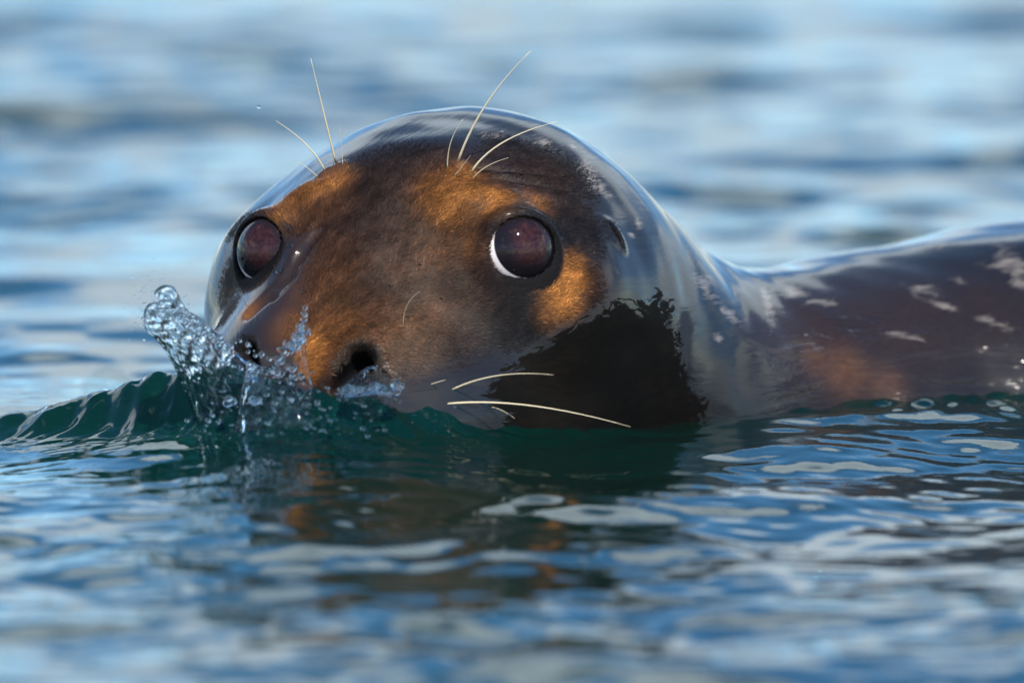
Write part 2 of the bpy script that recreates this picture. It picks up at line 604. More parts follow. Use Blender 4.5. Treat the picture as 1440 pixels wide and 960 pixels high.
def eye_material():
    m, nodes, links = new_mat('wet_eye')
    nt = m.node_tree
    oc = nodes.new('ShaderNodeTexCoord').outputs['Object']
    sp = nodes.new('ShaderNodeSeparateXYZ'); links.new(oc, sp.inputs[0])
    # angle from the gaze axis (local +Z), 0 at the middle of the pupil
    zz = mathn(nt, 'DIVIDE', sp.outputs['Z'], EYE_R / 1000)
    ang = mathn(nt, 'ARCCOSINE', mathn(nt, 'MINIMUM', zz, 1.0))
    nz = noisen(nt, oc, 260, 6, 0.7, 1.5)
    cloud = noisen(nt, oc, 90, 4, 0.6, 1.0)
    inner = mixc(nt, rangen(nt, nz, 0.35, 0.7), (0.012, 0.005, 0.006), (0.042, 0.015, 0.0145))
    pup = rangen(nt, mathn(nt, 'ADD', ang, mathn(nt, 'MULTIPLY', mathn(nt, 'SUBTRACT', cloud, 0.5), 0.25)), 0.30, 0.74)
    col = mixc(nt, pup, inner, (0.008, 0.006, 0.008))
    scl = rangen(nt, ang, 0.93, 0.98)
    col = mixc(nt, scl, col, (0.66, 0.60, 0.60))
    col = mixc(nt, rangen(nt, ang, 1.05, 1.25), col, (0.45, 0.18, 0.14))
    b = nodes.new('ShaderNodeBsdfPrincipled')
    links.new(col, b.inputs['Base Color'])
    b.inputs['Roughness'].default_value = 0.6
    b.inputs['Specular IOR Level'].default_value = 0.0
    b.inputs['Coat Weight'].default_value = 1.0
    b.inputs['Coat Roughness'].default_value = 0.02
    b.inputs['Coat IOR'].default_value = 1.34
    o = nodes.new('ShaderNodeOutputMaterial'); links.new(b.outputs[0], o.inputs['Surface'])
    return m


def simple_mat(name, col, rough=0.4, coat=0.0, noise=0.15, scale=80):
    m, nodes, links = new_mat(name)
    nt = m.node_tree
    oc = nodes.new('ShaderNodeTexCoord').outputs['Object']
    f = noisen(nt, oc, scale, 3)
    b = nodes.new('ShaderNodeBsdfPrincipled')
    links.new(mixc(nt, f, tuple(c * (1 - noise) for c in col), tuple(min(1, c * (1 + noise)) for c in col)), b.inputs['Base Color'])
    b.inputs['Roughness'].default_value = rough
    b.inputs['Coat Weight'].default_value = coat
    o = nodes.new('ShaderNodeOutputMaterial'); links.new(b.outputs[0], o.inputs['Surface'])
    return m


def water_material():
    m, nodes, links = new_mat('sea_water')
    nt = m.node_tree
    oc = nodes.new('ShaderNodeTexCoord').outputs['Object']
    bump = nodes.new('ShaderNodeBump'); bump.inputs['Distance'].default_value = 0.0012
    links.new(noisen(nt, scalev(nt, oc, (1.0, 0.8, 1.0)), 60, 4, 0.55), bump.inputs['Height'])
    bump.inputs['Strength'].default_value = 0.2
    fr = nodes.new('ShaderNodeFresnel'); fr.inputs['IOR'].default_value = 1.34
    links.new(bump.outputs[0], fr.inputs['Normal'])
    gl = nodes.new('ShaderNodeBsdfGlossy'); gl.inputs['Roughness'].default_value = 0.015
    gl.inputs['Color'].default_value = (1, 1, 1, 1)
    links.new(bump.outputs[0], gl.inputs['Normal'])
    df = nodes.new('ShaderNodeBsdfDiffuse'); df.inputs['Color'].default_value = (0.001, 0.022, 0.0175, 1)
    tl = nodes.new('ShaderNodeBsdfTranslucent'); tl.inputs['Color'].default_value = (0.002, 0.030, 0.022, 1)
    tr = nodes.new('ShaderNodeBsdfTransparent'); tr.inputs['Color'].default_value = (0.30, 0.62, 0.56, 1)
    body = nodes.new('ShaderNodeAddShader'); links.new(df.outputs[0], body.inputs[0]); links.new(tl.outputs[0], body.inputs[1])
    mx = nodes.new('ShaderNodeMixShader'); mx.inputs[0].default_value = 0.58
    links.new(body.outputs[0], mx.inputs[1]); links.new(tr.outputs[0], mx.inputs[2])
    mf = nodes.new('ShaderNodeMixShader')
    links.new(fr.outputs[0], mf.inputs[0]); links.new(mx.outputs[0], mf.inputs[1]); links.new(gl.outputs[0], mf.inputs[2])
    o = nodes.new('ShaderNodeOutputMaterial'); links.new(mf.outputs[0], o.inputs['Surface'])
    return m


def glass_water():
    m, nodes, links = new_mat('clear_water')
    b = nodes.new('ShaderNodeBsdfPrincipled')
    b.inputs['Base Color'].default_value = (0.95, 0.98, 0.99, 1)
    b.inputs['Transmission Weight'].default_value = 1.0
    b.inputs['IOR'].default_value = 1.333
    b.inputs['Roughness'].default_value = 0.02
    nt = m.node_tree
    oc = nodes.new('ShaderNodeTexCoord').outputs['Object']
    bump = nodes.new('ShaderNodeBump'); bump.inputs['Distance'].default_value = 0.0006; bump.inputs['Strength'].default_value = 0.25
    links.new(noisen(nt, oc, 240, 2), bump.inputs['Height']); links.new(bump.outputs[0], b.inputs['Normal'])
    o = nodes.new('ShaderNodeOutputMaterial'); links.new(b.outputs[0], o.inputs['Surface'])
    return m


M_COAT, M_EYE, M_WATER, M_CLEAR = seal_material(), eye_material(), water_material(), glass_water()
M_WHISK = simple_mat('whisker_hair', (0.50, 0.43, 0.29), 0.35, 0.6)
M_BED = simple_mat('dark_seabed', (0.010, 0.030, 0.028), 0.9, scale=3)

# ------------------------------------------------------------------ water
def bump1(t):
    return np.exp(-t * t)


CAPX = np.array([-420, -300, -237, -196, -160, -125, -90, -50, 0, 50, 90, 200.])
CAPY = np.array([20, -62, -112, -142, -170, -192, -192, -176, -148, -112, -70, 60.])
CAPZ = np.array([4, 14, 36, 50, 49, 40, 35, 29, 16, 6, 0, 0.])


def smooth_interp(x, xp, fp):
    return (np.interp(x - 14, xp, fp) + np.interp(x, xp, fp) + np.interp(x + 14, xp, fp)) / 3


NW = 72
_lam = np.geomspace(0.020, 0.95, NW)
_ang = rng.normal(0, 0.85, NW) + math.pi / 2 + 0.30
_pha = rng.uniform(0, 2 * math.pi, NW)
_slo = np.where(_lam < 0.055, 0.022, np.where(_lam < 0.085, 0.020, np.where(_lam < 0.26, 0.026, 0.013))) * rng.uniform(0.5, 1.4, NW)
_slo = np.where(_lam > 0.3, 0.014, _slo)
_ang = np.where(_lam > 0.3, 2.35 + 0.3 * np.sin(_pha * 3), _ang)      # a longer swell crossing at a slant


def water_z(x, y, cell):
    """surface height in metres; cell is the local grid size, short waves fade where it cannot carry them"""
    z = np.zeros_like(x)
    calm = 0.75 + 0.45 * np.sin(x * 5.1 + y * 2.2 + 0.6) * np.sin(y * 3.7 - x * 1.9 + 1.1)
    near = np.exp(-((x + 0.05) ** 2 / 0.16 + (y + 0.05) ** 2 / 0.06))
    for l, a, p, s in zip(_lam, _ang, _pha, _slo):
        k = 2 * math.pi / l
        amp = s / k * np.clip(l / cell / 3.0 - 1.0, 0, 1)
        ph = k * (math.cos(a) * x + math.sin(a) * y) + p + 0.5 * np.sin(2.1 * x / l ** 0.5 + p)
        if l < 0.2:
            amp = amp * calm
        z += amp * np.sin(ph) * (1 - 0.45 * near)
    X, Y = x * 1000, y * 1000
    yc = smooth_interp(X, CAPX, CAPY)
    hc = smooth_interp(X, CAPX, CAPZ)
    dy = Y - yc
    yc2 = dy + (3.0 * np.sin(X * 0.11) + 2.0 * np.sin(X * 0.23 + 1)) * np.clip((-70 - X) / 60, 0.15, 1)
    ridge = np.where(dy < 0, np.exp(-(yc2 / 17.0) ** 2) * 0.56 + np.exp(-np.abs(dy / 150.0) ** 1.5) * 0.44, np.exp(-(dy / 55.0) ** 2))
    z += ridge * hc / 1000 - 0.004
    # little scallops running down the bow wave
    face = np.exp(-((dy + 16) / 34.0) ** 2) * np.clip(hc / 30, 0, 1)
    sc = np.sin((X * 0.8 + Y * 0.9) / 8.0 + 2 * np.sin(Y / 19 + X / 31)) + 0.8 * np.sin((X * 1.1 - Y * 0.7) / 5.5 + 1.5 * np.sin(X / 17)) + 0.6 * np.sin((Y * 1.2 + X * .2) / 4.6 + np.sin(X / 9.))
    cap = np.sin((X * 1.0 + Y * 0.5) / 1.9 + 1.7 * np.sin(X / 12.0 + Y / 9)) * np.sin((X * 0.4 - Y * 1.1) / 2.3 + 1.5 * np.sin(X / 10.0)) + 0.7 * np.sin((Y + X * 0.3) / 1.7 + 2 * np.sin(X / 8.0 - Y / 15))
    patch = np.clip(np.sin(X / 27.0 + 1.3) * np.sin(Y / 21.0 + X / 55.0) + 0.6, 0, 1.4)
    z += face * sc * 0.0017 * (cell < 0.006) + np.exp(-((dy + 26) / 34.0) ** 2) * np.clip(hc / 24, 0, 1) * cap * patch * 0.0012 * (cell < 0.0045)
    # a low swell in front of the flank
    g = 1 / (1 + np.exp(-(X - 95) / 26.0))
    t = (Y + 48 + 14 * np.sin(X / 70.0))
    z += g * np.where(t < 0, np.exp(-(t / 120.0) ** 2), np.exp(-(t / 40.0) ** 2)) * 0.0055
    # fine chop between the flank and the swell
    z += 0.006 * np.exp(-((X - 235) / 95.0) ** 2 - ((Y - 92) / 38.0) ** 2)
    ch = g * np.exp(-((Y - 60) / 75.0) ** 2) * (cell < 0.006)
    z += ch * 0.0011 * (np.sin(X / 5.2 + 2 * np.sin(Y / 12.0)) + np.sin(Y / 6.3 + X / 17.0 + 1.3 * np.sin(X / 14.0)) + 0.7 * np.sin(X / 3.4 - Y / 7.0))
    return z


wx = np.concatenate([axis(-900, -0.40, -0.25, -0.25, 0.0023, 1.08)[:-1], np.arange(-0.25, 0.03, 0.0016), axis(0.031, 0.031, 0.42, 900, 0.0023, 1.08)])
wy = axis(-900, -0.36, 0.16, 900, 0.0022, 1.0, 0.0022)[:0]
core = np.concatenate([np.arange(-0.36, -0.27, 0.0022), np.arange(-0.27, -0.11, 0.0014), np.arange(-0.11, 0.16, 0.0022)])
front = [core[0]]; s_ = 0.0024
while front[-1] > -1000:
    s_ = min(s_ * 1.02, 0.0055) if front[-1] > -1.3 else s_ * 1.2
    front.append(front[-1] - s_)
back = [core[-1]]; s_ = 0.0024
while back[-1] < 1000:
    s_ = min(s_ * 1.02, 0.0095) if back[-1] < 3.0 else s_ * 1.2
    back.append(back[-1] + s_)
wy = np.array(front[:0:-1] + list(core) + back[1:])
gx, gy = np.meshgrid(wx, wy)
cell = np.maximum(np.gradient(wx)[None, :], np.gradient(wy)[:, None])
gz = water_z(gx, gy, cell)
nx_, ny_ = len(wx), len(wy)
WV = np.stack([gx, gy, gz], -1).reshape(-1, 3)
ii = (np.arange(ny_ - 1)[:, None] * nx_ + np.arange(nx_ - 1)[None, :]).ravel()
WF = np.stack([ii, ii + 1, ii + nx_ + 1, ii + nx_], 1)
water = mesh_obj('water', WV, WF, M_WATER)
tag(water, None, None, kind='structure')
bed = mesh_obj('seabed', [(-900, -900, -4), (900, -900, -4), (900, 900, -4), (-900, 900, -4)], [(0, 1, 2, 3)], M_BED, smooth=False)
tag(bed, None, None, kind='structure')

# ------------------------------------------------------------------ the seal
seal = bpy.data.objects.new('grey_seal', None)
C.objects.link(seal)
seal.location = (0.08, 0.1, -0.2)
tag(seal, 'wet dark brown seal swimming with its head and back above the water', 'seal')


def under_seal(o):
    o.parent = seal
    o.matrix_parent_inverse = Matrix.Translation(-Vector((0.08, 0.1, -0.2)))


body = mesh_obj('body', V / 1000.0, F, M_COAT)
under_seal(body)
HQ = to_head(V)
front_ok = np.clip((FACING + 0.15) / 0.3, 0, 1)


def blobs(lst):
    """soft spots on the coat: pixel of the middle, radius in pixels, strength"""
    w = np.zeros(len(V))
    for (px, py, r, s) in lst:
        P = march(base_sdf, px, py)
        if P is None: continue
        d2 = ((V - P) ** 2).sum(1) / (r / 2.4) ** 2
        w = np.maximum(w, s * np.exp(-d2 ** 1.3 * 1.1))
    return w


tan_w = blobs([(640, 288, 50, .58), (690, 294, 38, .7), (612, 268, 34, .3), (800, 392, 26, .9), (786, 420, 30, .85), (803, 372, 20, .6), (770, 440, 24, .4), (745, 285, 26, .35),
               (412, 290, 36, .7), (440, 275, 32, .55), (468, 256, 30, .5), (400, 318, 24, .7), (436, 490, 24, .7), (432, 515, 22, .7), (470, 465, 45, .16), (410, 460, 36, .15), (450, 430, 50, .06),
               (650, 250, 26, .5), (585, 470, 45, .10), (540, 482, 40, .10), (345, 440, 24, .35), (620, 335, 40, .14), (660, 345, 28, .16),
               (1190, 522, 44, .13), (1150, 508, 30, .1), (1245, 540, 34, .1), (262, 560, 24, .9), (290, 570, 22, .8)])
brown_w = blobs([(326, 395, 60, 1.0), (560, 360, 110, .6), (430, 450, 90, 1.0), (545, 450, 80, 1.0), (545, 300, 130, .4), (460, 400, 110, 1), (590, 400, 100, .9), (440, 300, 80, 1), (530, 200, 80, .15), (480, 470, 100, 1), (650, 265, 80, 1), (760, 250, 80, .35),
                 (830, 400, 50, .5), (350, 420, 60, .9), (1130, 480, 110, .6), (1250, 440, 140, .4), (1380, 440, 110, .3)])
matte_w = blobs([(326, 395, 46, .6), (320, 440, 36, .5), (335, 320, 30, .4), (560, 280, 110, 1), (545, 390, 100, 1), (600, 390, 90, 1), (650, 410, 80, 1), (620, 455, 60, .7), (480, 470, 70, .9), (640, 290, 90, 1), (720, 420, 70, .9), (440, 290, 50, .95),
                 (800, 400, 55, 1), (800, 310, 60, .7), (770, 240, 80, .55), (720, 215, 60, .4), (500, 330, 60, .8), (560, 470, 60, .9), (500, 500, 50, .9), (440, 505, 40, .8)])


def ellipse_marks(lst):
    w = np.full(len(V), -1.0)
    for (px, py, rx, ry, ang) in lst:
        P = march(base_sdf, px, py)
        if P is None: continue
        t = R(ang)
        u = (VP[:, 0] - px) * math.cos(t) + (VP[:, 1] - py) * math.sin(t)
        v = -(VP[:, 0] - px) * math.sin(t) + (VP[:, 1] - py) * math.cos(t)
        k = 1 - np.sqrt((u / rx) ** 2 + (v / ry) ** 2)
        k = np.where((((V - P) ** 2).sum(1) < 90 ** 2) & (FACING > 0.02), k, -1)
        w = np.maximum(w, np.maximum(k, -1))
    return w


pale_w = ellipse_marks([(828, 243, 34, 16, 62), (850, 272, 14, 8, 40), (765, 201, 20, 9, 24), (697, 189, 20, 7, 0), (806, 205, 9, 6, 40), (897, 313, 10, 5, 70), (888, 330, 9, 4, 50),
                        (993, 405, 30, 11, 58), (1025, 440, 22, 8, 45), (1080, 430, 34, 9, 75), (1120, 411, 34, 11, 14), (1160, 425, 20, 6, 10), (1420, 372, 40, 22, 20), (1440, 400, 26, 10, 10), (1300, 408, 34, 9, 14), (1350, 395, 20, 6, 10), (1330, 430, 40, 6, 20),
                        (1310, 345, 30, 8, -15), (950, 270, 8, 4, 60), (1010, 475, 12, 7, 50), (1265, 470, 34, 6, 12), (1400, 455, 30, 8, 18)])
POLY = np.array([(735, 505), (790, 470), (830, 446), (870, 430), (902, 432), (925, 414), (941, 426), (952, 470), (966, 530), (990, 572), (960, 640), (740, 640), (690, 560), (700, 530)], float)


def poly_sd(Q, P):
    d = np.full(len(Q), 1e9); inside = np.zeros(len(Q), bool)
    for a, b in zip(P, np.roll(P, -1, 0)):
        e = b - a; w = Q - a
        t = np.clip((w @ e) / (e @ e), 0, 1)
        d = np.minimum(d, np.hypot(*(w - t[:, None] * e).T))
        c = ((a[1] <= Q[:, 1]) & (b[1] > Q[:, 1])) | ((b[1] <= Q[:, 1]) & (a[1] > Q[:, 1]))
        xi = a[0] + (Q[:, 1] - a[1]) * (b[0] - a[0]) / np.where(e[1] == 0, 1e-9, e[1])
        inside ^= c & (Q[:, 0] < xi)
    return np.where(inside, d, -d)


refl_w = np.where((FACING > 0) & (V[:, 0] < 130), np.clip(poly_sd(VP, POLY) / 45.0, -1, 1), -1)  # outline of the dark reflection painted into the cheek
lid_w = np.zeros(len(V))
for e in eyes:
    q = (V - e['c']) @ e['F']
    rr = np.hypot(q[:, 0], q[:, 1])
    lid_w = np.maximum(lid_w, np.clip((23.8 + 3.2 * np.clip(q[:, 0] * (1 if e is eyes[0] else -1) / 20, -0.4, 1) - 2.0 * np.clip(q[:, 1] / 20, -1, 1) - rr) / 3.0, 0, 1) * (np.linalg.norm(V - e['c'], axis=1) < 42))
for c, Rm, rl, rs in nostrils:
    q = (V - c) @ Rm
    lid_w = np.maximum(lid_w, np.clip(1.6 - np.hypot(q[:, 0] / (rl + 1), q[:, 1] / (rs + 1)) * 0.9, 0, 1) * (np.linalg.norm(V - c, axis=1) < 34))
q = (V - ear[0]) @ ear[1]
lid_w = np.maximum(lid_w, np.clip(2.0 - np.hypot(q[:, 0] / 7, q[:, 1] / 2.6), 0, 1) * (np.abs(q[:, 2]) < 15))
film_w = np.clip((VP[:, 0] - 1060) / 90, 0, 1) * np.clip((VP[:, 1] - 425 - 0.02 * (VP[:, 0] - 1060)) / 50, 0, 1) * (V[:, 0] > 120)
nose_tip = from_head(190, 0, 45)
s_len = np.linalg.norm(V - nose_tip, axis=1) / 1000
az_t = np.arctan2(HQ[:, 1], HQ[:, 2] - 30) * 0.11
matte_w = np.maximum(matte_w, 0.97 * lid_w)
attr(body, 'flow', np.stack([s_len, az_t, np.zeros(len(V))], 1), 'FLOAT_VECTOR')
for nme, val in (('tan', tan_w), ('brown', brown_w), ('matte', matte_w), ('pale', pale_w), ('dark_refl', refl_w), ('lid', lid_w), ('film', film_w)):
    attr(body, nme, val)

# short damp fur on the face: lying hairs, far too many to count
def make_fur(n):
    fr_ = np.random.default_rng(5)
    Q = F
    cen = V[Q].mean(1)
    e1 = V[Q[:, 2]] - V[Q[:, 0]]; e2 = V[Q[:, 3]] - V[Q[:, 1]]
    area = 0.5 * np.linalg.norm(np.cross(e1, e2), axis=1)
    mq = matte_w[Q].mean(1); lq = lid_w[Q].mean(1); dq = refl_w[Q].max(1)
    w = area * np.clip((mq - 0.12) * 1.25, 0, 1) * np.clip(1.1 - lq * 1.3, 0, 1) * (dq < -0.25) * (cen[:, 0] < 130) * (cen[:, 2] > -25)
    c0, R0, rl0, rs0 = nostrils[0]

    def rim(P):
        q0 = (P - c0) @ R0
        rad = roundcone(q0 * np.array([1, 1, 0.35]), (-rl0, -1.5, 0), (rl0 * 0.35, 0, 0), rs0 * 0.42, rs0)
        return rad, (rad > 0.3) & (rad < 3.4) & (np.abs(q0[:, 2]) < 12) & ((P - c0)[:, 2] > -1.0 + 5.0 * np.sin((P - c0)[:, 0] * 0.9) * 0.3)
    w = w + area * 0.9 * rim(cen)[1]
    fi = fr_.choice(len(Q), n, p=w / w.sum())
    a, b = fr_.uniform(size=(2, n, 1))
    q = Q[fi]

    def lerp(A):
        A = A if A.ndim == 2 else A[:, None]
        return (A[q[:, 0]] * (1 - a) + A[q[:, 1]] * a) * (1 - b) + (A[q[:, 3]] * (1 - a) + A[q[:, 2]] * a) * b
    P = lerp(V); nn = lerp(NRM); nn /= np.linalg.norm(nn, axis=1)[:, None]
    d = P - nose_tip
    d = d + fr_.normal(size=(n, 3)) * np.linalg.norm(d, axis=1)[:, None] * 0.32
    d -= nn * (d * nn).sum(1)[:, None]; d /= np.linalg.norm(d, axis=1)[:, None]
    d = d + np.cross(nn, d) * (0.30 * wobble(P, 11.0, off=6) + 0.22 * wobble(P, 30.0, off=17))[:, None]; d /= np.linalg.norm(d, axis=1)[:, None]
    rmask = rim(P)[1]
    out = P - (c0 - R0[:, 0] * 2)
    out = out - nn * (out * nn).sum(1)[:, None]; out /= np.linalg.norm(out, axis=1)[:, None]
    d = np.where(rmask[:, None], out + 0.25 * fr_.normal(size=(n, 3)), d); d /= np.linalg.norm(d, axis=1)[:, None]
    L = fr_.uniform(2.2, 5.2, (n, 1)); wd = fr_.uniform(0.10, 0.22, (n, 1)); side = np.cross(nn, d)
    tilt = fr_.uniform(0.06, 0.26, (n, 1))
    m1 = P + d * L * 0.5 + nn * L * 0.5 * tilt
    t1 = P + d * L + nn * L * tilt * 0.55 + side * fr_.normal(size=(n, 1)) * 0.25
    P0 = P - nn * 0.15
    vs = np.stack([P0 - side * wd, P0 + side * wd, m1 - side * wd * 0.8, m1 + side * wd * 0.8, t1], 1).reshape(-1, 3) / 1000
    i0 = np.arange(n) * 5
    fs = np.stack([i0, i0 + 1, i0 + 3, i0 + 2], 1).tolist() + np.stack([i0 + 2, i0 + 3, i0 + 4], 1).tolist()
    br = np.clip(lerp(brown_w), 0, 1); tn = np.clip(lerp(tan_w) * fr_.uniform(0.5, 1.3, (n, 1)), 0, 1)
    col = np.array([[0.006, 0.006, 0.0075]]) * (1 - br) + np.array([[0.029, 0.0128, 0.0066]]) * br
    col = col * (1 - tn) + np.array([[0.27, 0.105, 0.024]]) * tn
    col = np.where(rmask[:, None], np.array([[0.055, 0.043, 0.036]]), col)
    col = col * np.exp(fr_.normal(size=(n, 1)) * 0.42 + (0.22 * wobble(P, 26.0, off=4) + 0.22 * wobble(P, 9.0, off=13))[:, None])
    m, nodes, links = new_mat('damp_fur')
    bs = nodes.new('ShaderNodeBsdfPrincipled'); at_ = nodes.new('ShaderNodeAttribute'); at_.attribute_name = 'hair_colour'
    links.new(at_.outputs['Vector'], bs.inputs['Base Color'])
    bs.inputs['Roughness'].default_value = 0.5; bs.inputs['Specular IOR Level'].default_value = 0.10
    oo = nodes.new('ShaderNodeOutputMaterial'); links.new(bs.outputs[0], oo.inputs['Surface'])
    o = mesh_obj('fur', vs, fs, m)
    attr(o, 'hair_colour', np.repeat(col, 5, 0), 'FLOAT_VECTOR')
    o['kind'] = 'stuff'
    under_seal(o)


make_fur(120000)

# eyes
for e in eyes:
    bm = bmesh.new()
    bmesh.ops.create_uvsphere(bm, u_segments=64, v_segments=40, radius=EYE_R / 1000)
    me = bpy.data.meshes.new('eye'); bm.to_mesh(me); bm.free()
    me.polygons.foreach_set('use_smooth', np.ones(len(me.polygons), bool))
    me.materials.append(M_EYE)
    o = bpy.data.objects.new('eye', me); C.objects.link(o)
    Fm = frame_of(e['gaze'])
    mw = Matrix([list(r) + [0] for r in Fm] + [[0, 0, 0, 1]])
    mw.translation = Vector(e['c'] / 1000)
    o.parent = seal
    o.matrix_parent_inverse = Matrix.Translation(-Vector((0.08, 0.1, -0.2)))
    o.matrix_basis = mw


# whiskers
def tube(pts, radii, name, mat, sides=6):
    pts = np.asarray(pts, float); n = len(pts)
    tg = np.gradient(pts, axis=0); tg /= np.linalg.norm(tg, axis=1)[:, None]
    ref = np.array([0, 1.0, 0]); vs, fs = [], []
    for i in range(n):
        u = np.cross(tg[i], ref); u /= np.linalg.norm(u); w = np.cross(tg[i], u)
        for k in range(sides):
            a = 2 * math.pi * k / sides
            vs.append(pts[i] + (u * math.cos(a) + w * math.sin(a)) * radii[i])
    for i in range(n - 1):
        for k in range(sides):
            k2 = (k + 1) % sides
            fs.append((i * sides + k, i * sides + k2, (i + 1) * sides + k2, (i + 1) * sides + k))
    fs.append(tuple(range(sides))[::-1]); fs.append(tuple(range((n - 1) * sides, n * sides)))
    return mesh_obj(name, np.array(vs), fs, mat)


def whisker(root, mid, tip, w_px, lean):
    """root, mid and tip as pixels; lean = how far (mm) the tip stands nearer (-) or farther (+) than the root"""
    Pr = march(seal_sdf, *root)
    if Pr is None: return
    y0 = Pr[1] / 1000
    A = Pr / 1000 - ray(*root) * -0.0015
    B = at_depth(*mid, y0 + lean * 0.0005)
    D = at_depth(*tip, y0 + lean * 0.001)
    t = np.linspace(0, 1, 14)[:, None]
    Bc = 2 * B - 0.5 * (A + D)
    pts = (1 - t) ** 2 * A + 2 * t * (1 - t) * Bc + t * t * D
    r = w_px * 0.86 / 2400 / 2 * (1 - 0.82 * np.linspace(0, 1, 14) ** 1.3)
    o = tube(pts, r, 'whisker', M_WHISK)
    under_seal(o)


for wdef in (((472, 228), (455, 158), (437, 82), 3.6, -15), ((457, 240), (430, 203), (388, 170), 3.0, -10), ((447, 249), (432, 236), (417, 225), 1.6, -5),
             ((482, 233), (480, 205), (478, 180), 1.5, -5), ((643, 230), (683, 148), (746, 72), 4.2, -20), ((629, 238), (634, 200), (651, 168), 2.4, -12),
             ((662, 243), (708, 200), (785, 171), 3.6, -10), ((664, 252), (685, 234), (715, 222), 2.0, -10), ((638, 249), (650, 234), (662, 218), 1.8, -10),
             ((567, 458), (572, 430), (590, 410), 1.8, -14), ((633, 549), (700, 528), (778, 527), 2.9, -16), ((625, 568), (745, 570), (887, 600), 3.4, -6),
             ((605, 541), (616, 537), (627, 534), 2.4, -6), ((690, 572), (706, 577), (724, 588), 1.6, -12), ((346, 430), (343, 420), (339, 410), 1.4, -8)):
    whisker(*wdef)


# ------------------------------------------------------------------ splash, drops and bubbles
def bez(P, t):
    P = np.array(P, float); n = len(P) - 1
    return sum(math.comb(n, i) * ((1 - t) ** (n - i) * t ** i)[:, None] * P[i] for i in range(n + 1))


def water_sheet(name, edge0, edge1, tipc, y0, y1, bulge, th0, th1, wob, label, nu=70, nv=80):
    """a thrown tongue of water: a closed sheet between two curved edges given as pixels, y0/y1 the edges' depth"""
    v = np.linspace(0, 1, nv); u = np.linspace(0, 1, nu)
    e0, e1 = bez(edge0, v), bez(edge1, v)
    tip = bez(tipc, u)
    lin = e0[-1] * (1 - u)[:, None] + e1[-1] * u[:, None]
    off = (tip - lin)
    fr = np.zeros((nv, nu, 3)); bk = np.zeros((nv, nu, 3))
    for i in range(nv):
        for j in range(nu):
            p = e0[i] * (1 - u[j]) + e1[i] * u[j] + off[j] * v[i] ** 3
            y = y0[0] * (1 - v[i]) * (1 - u[j]) + y0[1] * v[i] * (1 - u[j]) + (y1[0] * (1 - v[i]) + y1[1] * v[i]) * u[j]
            y -= bulge * math.sin(math.pi * u[j]) * (0.4 + 0.6 * v[i])
            fr[i, j] = at_depth(p[0], p[1], y)
    P = fr.reshape(-1, 3) * 1000
    f = (wobble(P, 15.0, off=3) * 1.0 + wobble(P, 6.0, off=11) * 0.75 + wobble(P, 2.6, off=5) * 0.45).reshape(nv, nu) * wob
    g = (wobble(P, 12.0, off=15) * 0.9 + wobble(P, 5.0, off=1) * 0.8 + wobble(P, 2.4, off=9) * 0.45).reshape(nv, nu) * wob
    rim = np.minimum.reduce([u[None, :] + 0 * v[:, None], 1 - u[None, :] + 0 * v[:, None], (1 - v)[:, None] + 0 * u[None, :]])
    th = (th0 + (th1 - th0) * v[:, None]) * (0.75 + 0.9 * np.exp(-(rim / 0.05) ** 2)) * np.clip(rim / 0.02, 0.05, 1) ** 0.5
    n = np.array([-0.2, -1.0, 0.15]); n /= np.linalg.norm(n)
    bk = fr - n * ((th + np.clip(g, -0.8, 3) * np.clip(rim / 0.03, 0, 1))[..., None] / 1000)
    fr = fr + n * ((np.clip(f, -0.8, 3) * np.clip(rim / 0.03, 0, 1))[..., None] / 1000)
    vs = np.concatenate([fr.reshape(-1, 3), bk.reshape(-1, 3)])
    fs = []
    K = nu * nv
    for i in range(nv - 1):
        for j in range(nu - 1):
            a, b, c, d = i * nu + j, i * nu + j + 1, (i + 1) * nu + j + 1, (i + 1) * nu + j
            fs.append((a, b, c, d)); fs.append((K + d, K + c, K + b, K + a))
    edge = [(i * nu, (i + 1) * nu) for i in range(nv - 1)] + [((i + 1) * nu + nu - 1, i * nu + nu - 1) for i in range(nv - 1)] + \
           [((nv - 1) * nu + j, (nv - 1) * nu + j + 1) for j in range(nu - 1)] + [(j + 1, j) for j in range(nu - 1)]
    for a, b in edge:
        fs.append((a, b, K + b, K + a)[::-1])
    o = mesh_obj(name, vs, fs, M_CLEAR)
    bm = bmesh.new(); bm.from_mesh(o.data); bmesh.ops.recalc_face_normals(bm, faces=bm.faces); bm.to_mesh(o.data); bm.free()
    return tag(o, label, 'splash')


water_sheet('water_splash', [(290, 640), (258, 540), (240, 488), (205, 466)], [(440, 600), (352, 520), (300, 452), (262, 436)],
            [(205, 466), (192, 420), (218, 415), (262, 436)], (-0.168, -0.205), (-0.192, -0.185), 0.014, 5.0, 1.4, 1.0,
            'clear tongue of water thrown up off the snout')
water_sheet('water_splash', [(262, 440), (236, 432), (224, 424), (216, 412)], [(275, 446), (262, 440), (258, 425), (245, 404)],
            [(216, 412), (224, 398), (238, 399), (245, 404)], (-0.205, -0.205), (-0.200, -0.200), 0.004, 2.4, 0.9, 0.6,
            'thin curled lip of water at the tip of the splash', 34, 34)
water_sheet('water_splash', [(452, 600), (466, 560), (488, 530), (512, 518)], [(580, 600), (572, 550), (558, 524), (540, 516)],
            [(512, 518), (520, 513), (530, 513), (540, 516)], (-0.200, -0.192), (-0.186, -0.180), 0.012, 7.0, 3.0, 1.0,
            'clear gush of water welling over the open nostril', 50, 40)
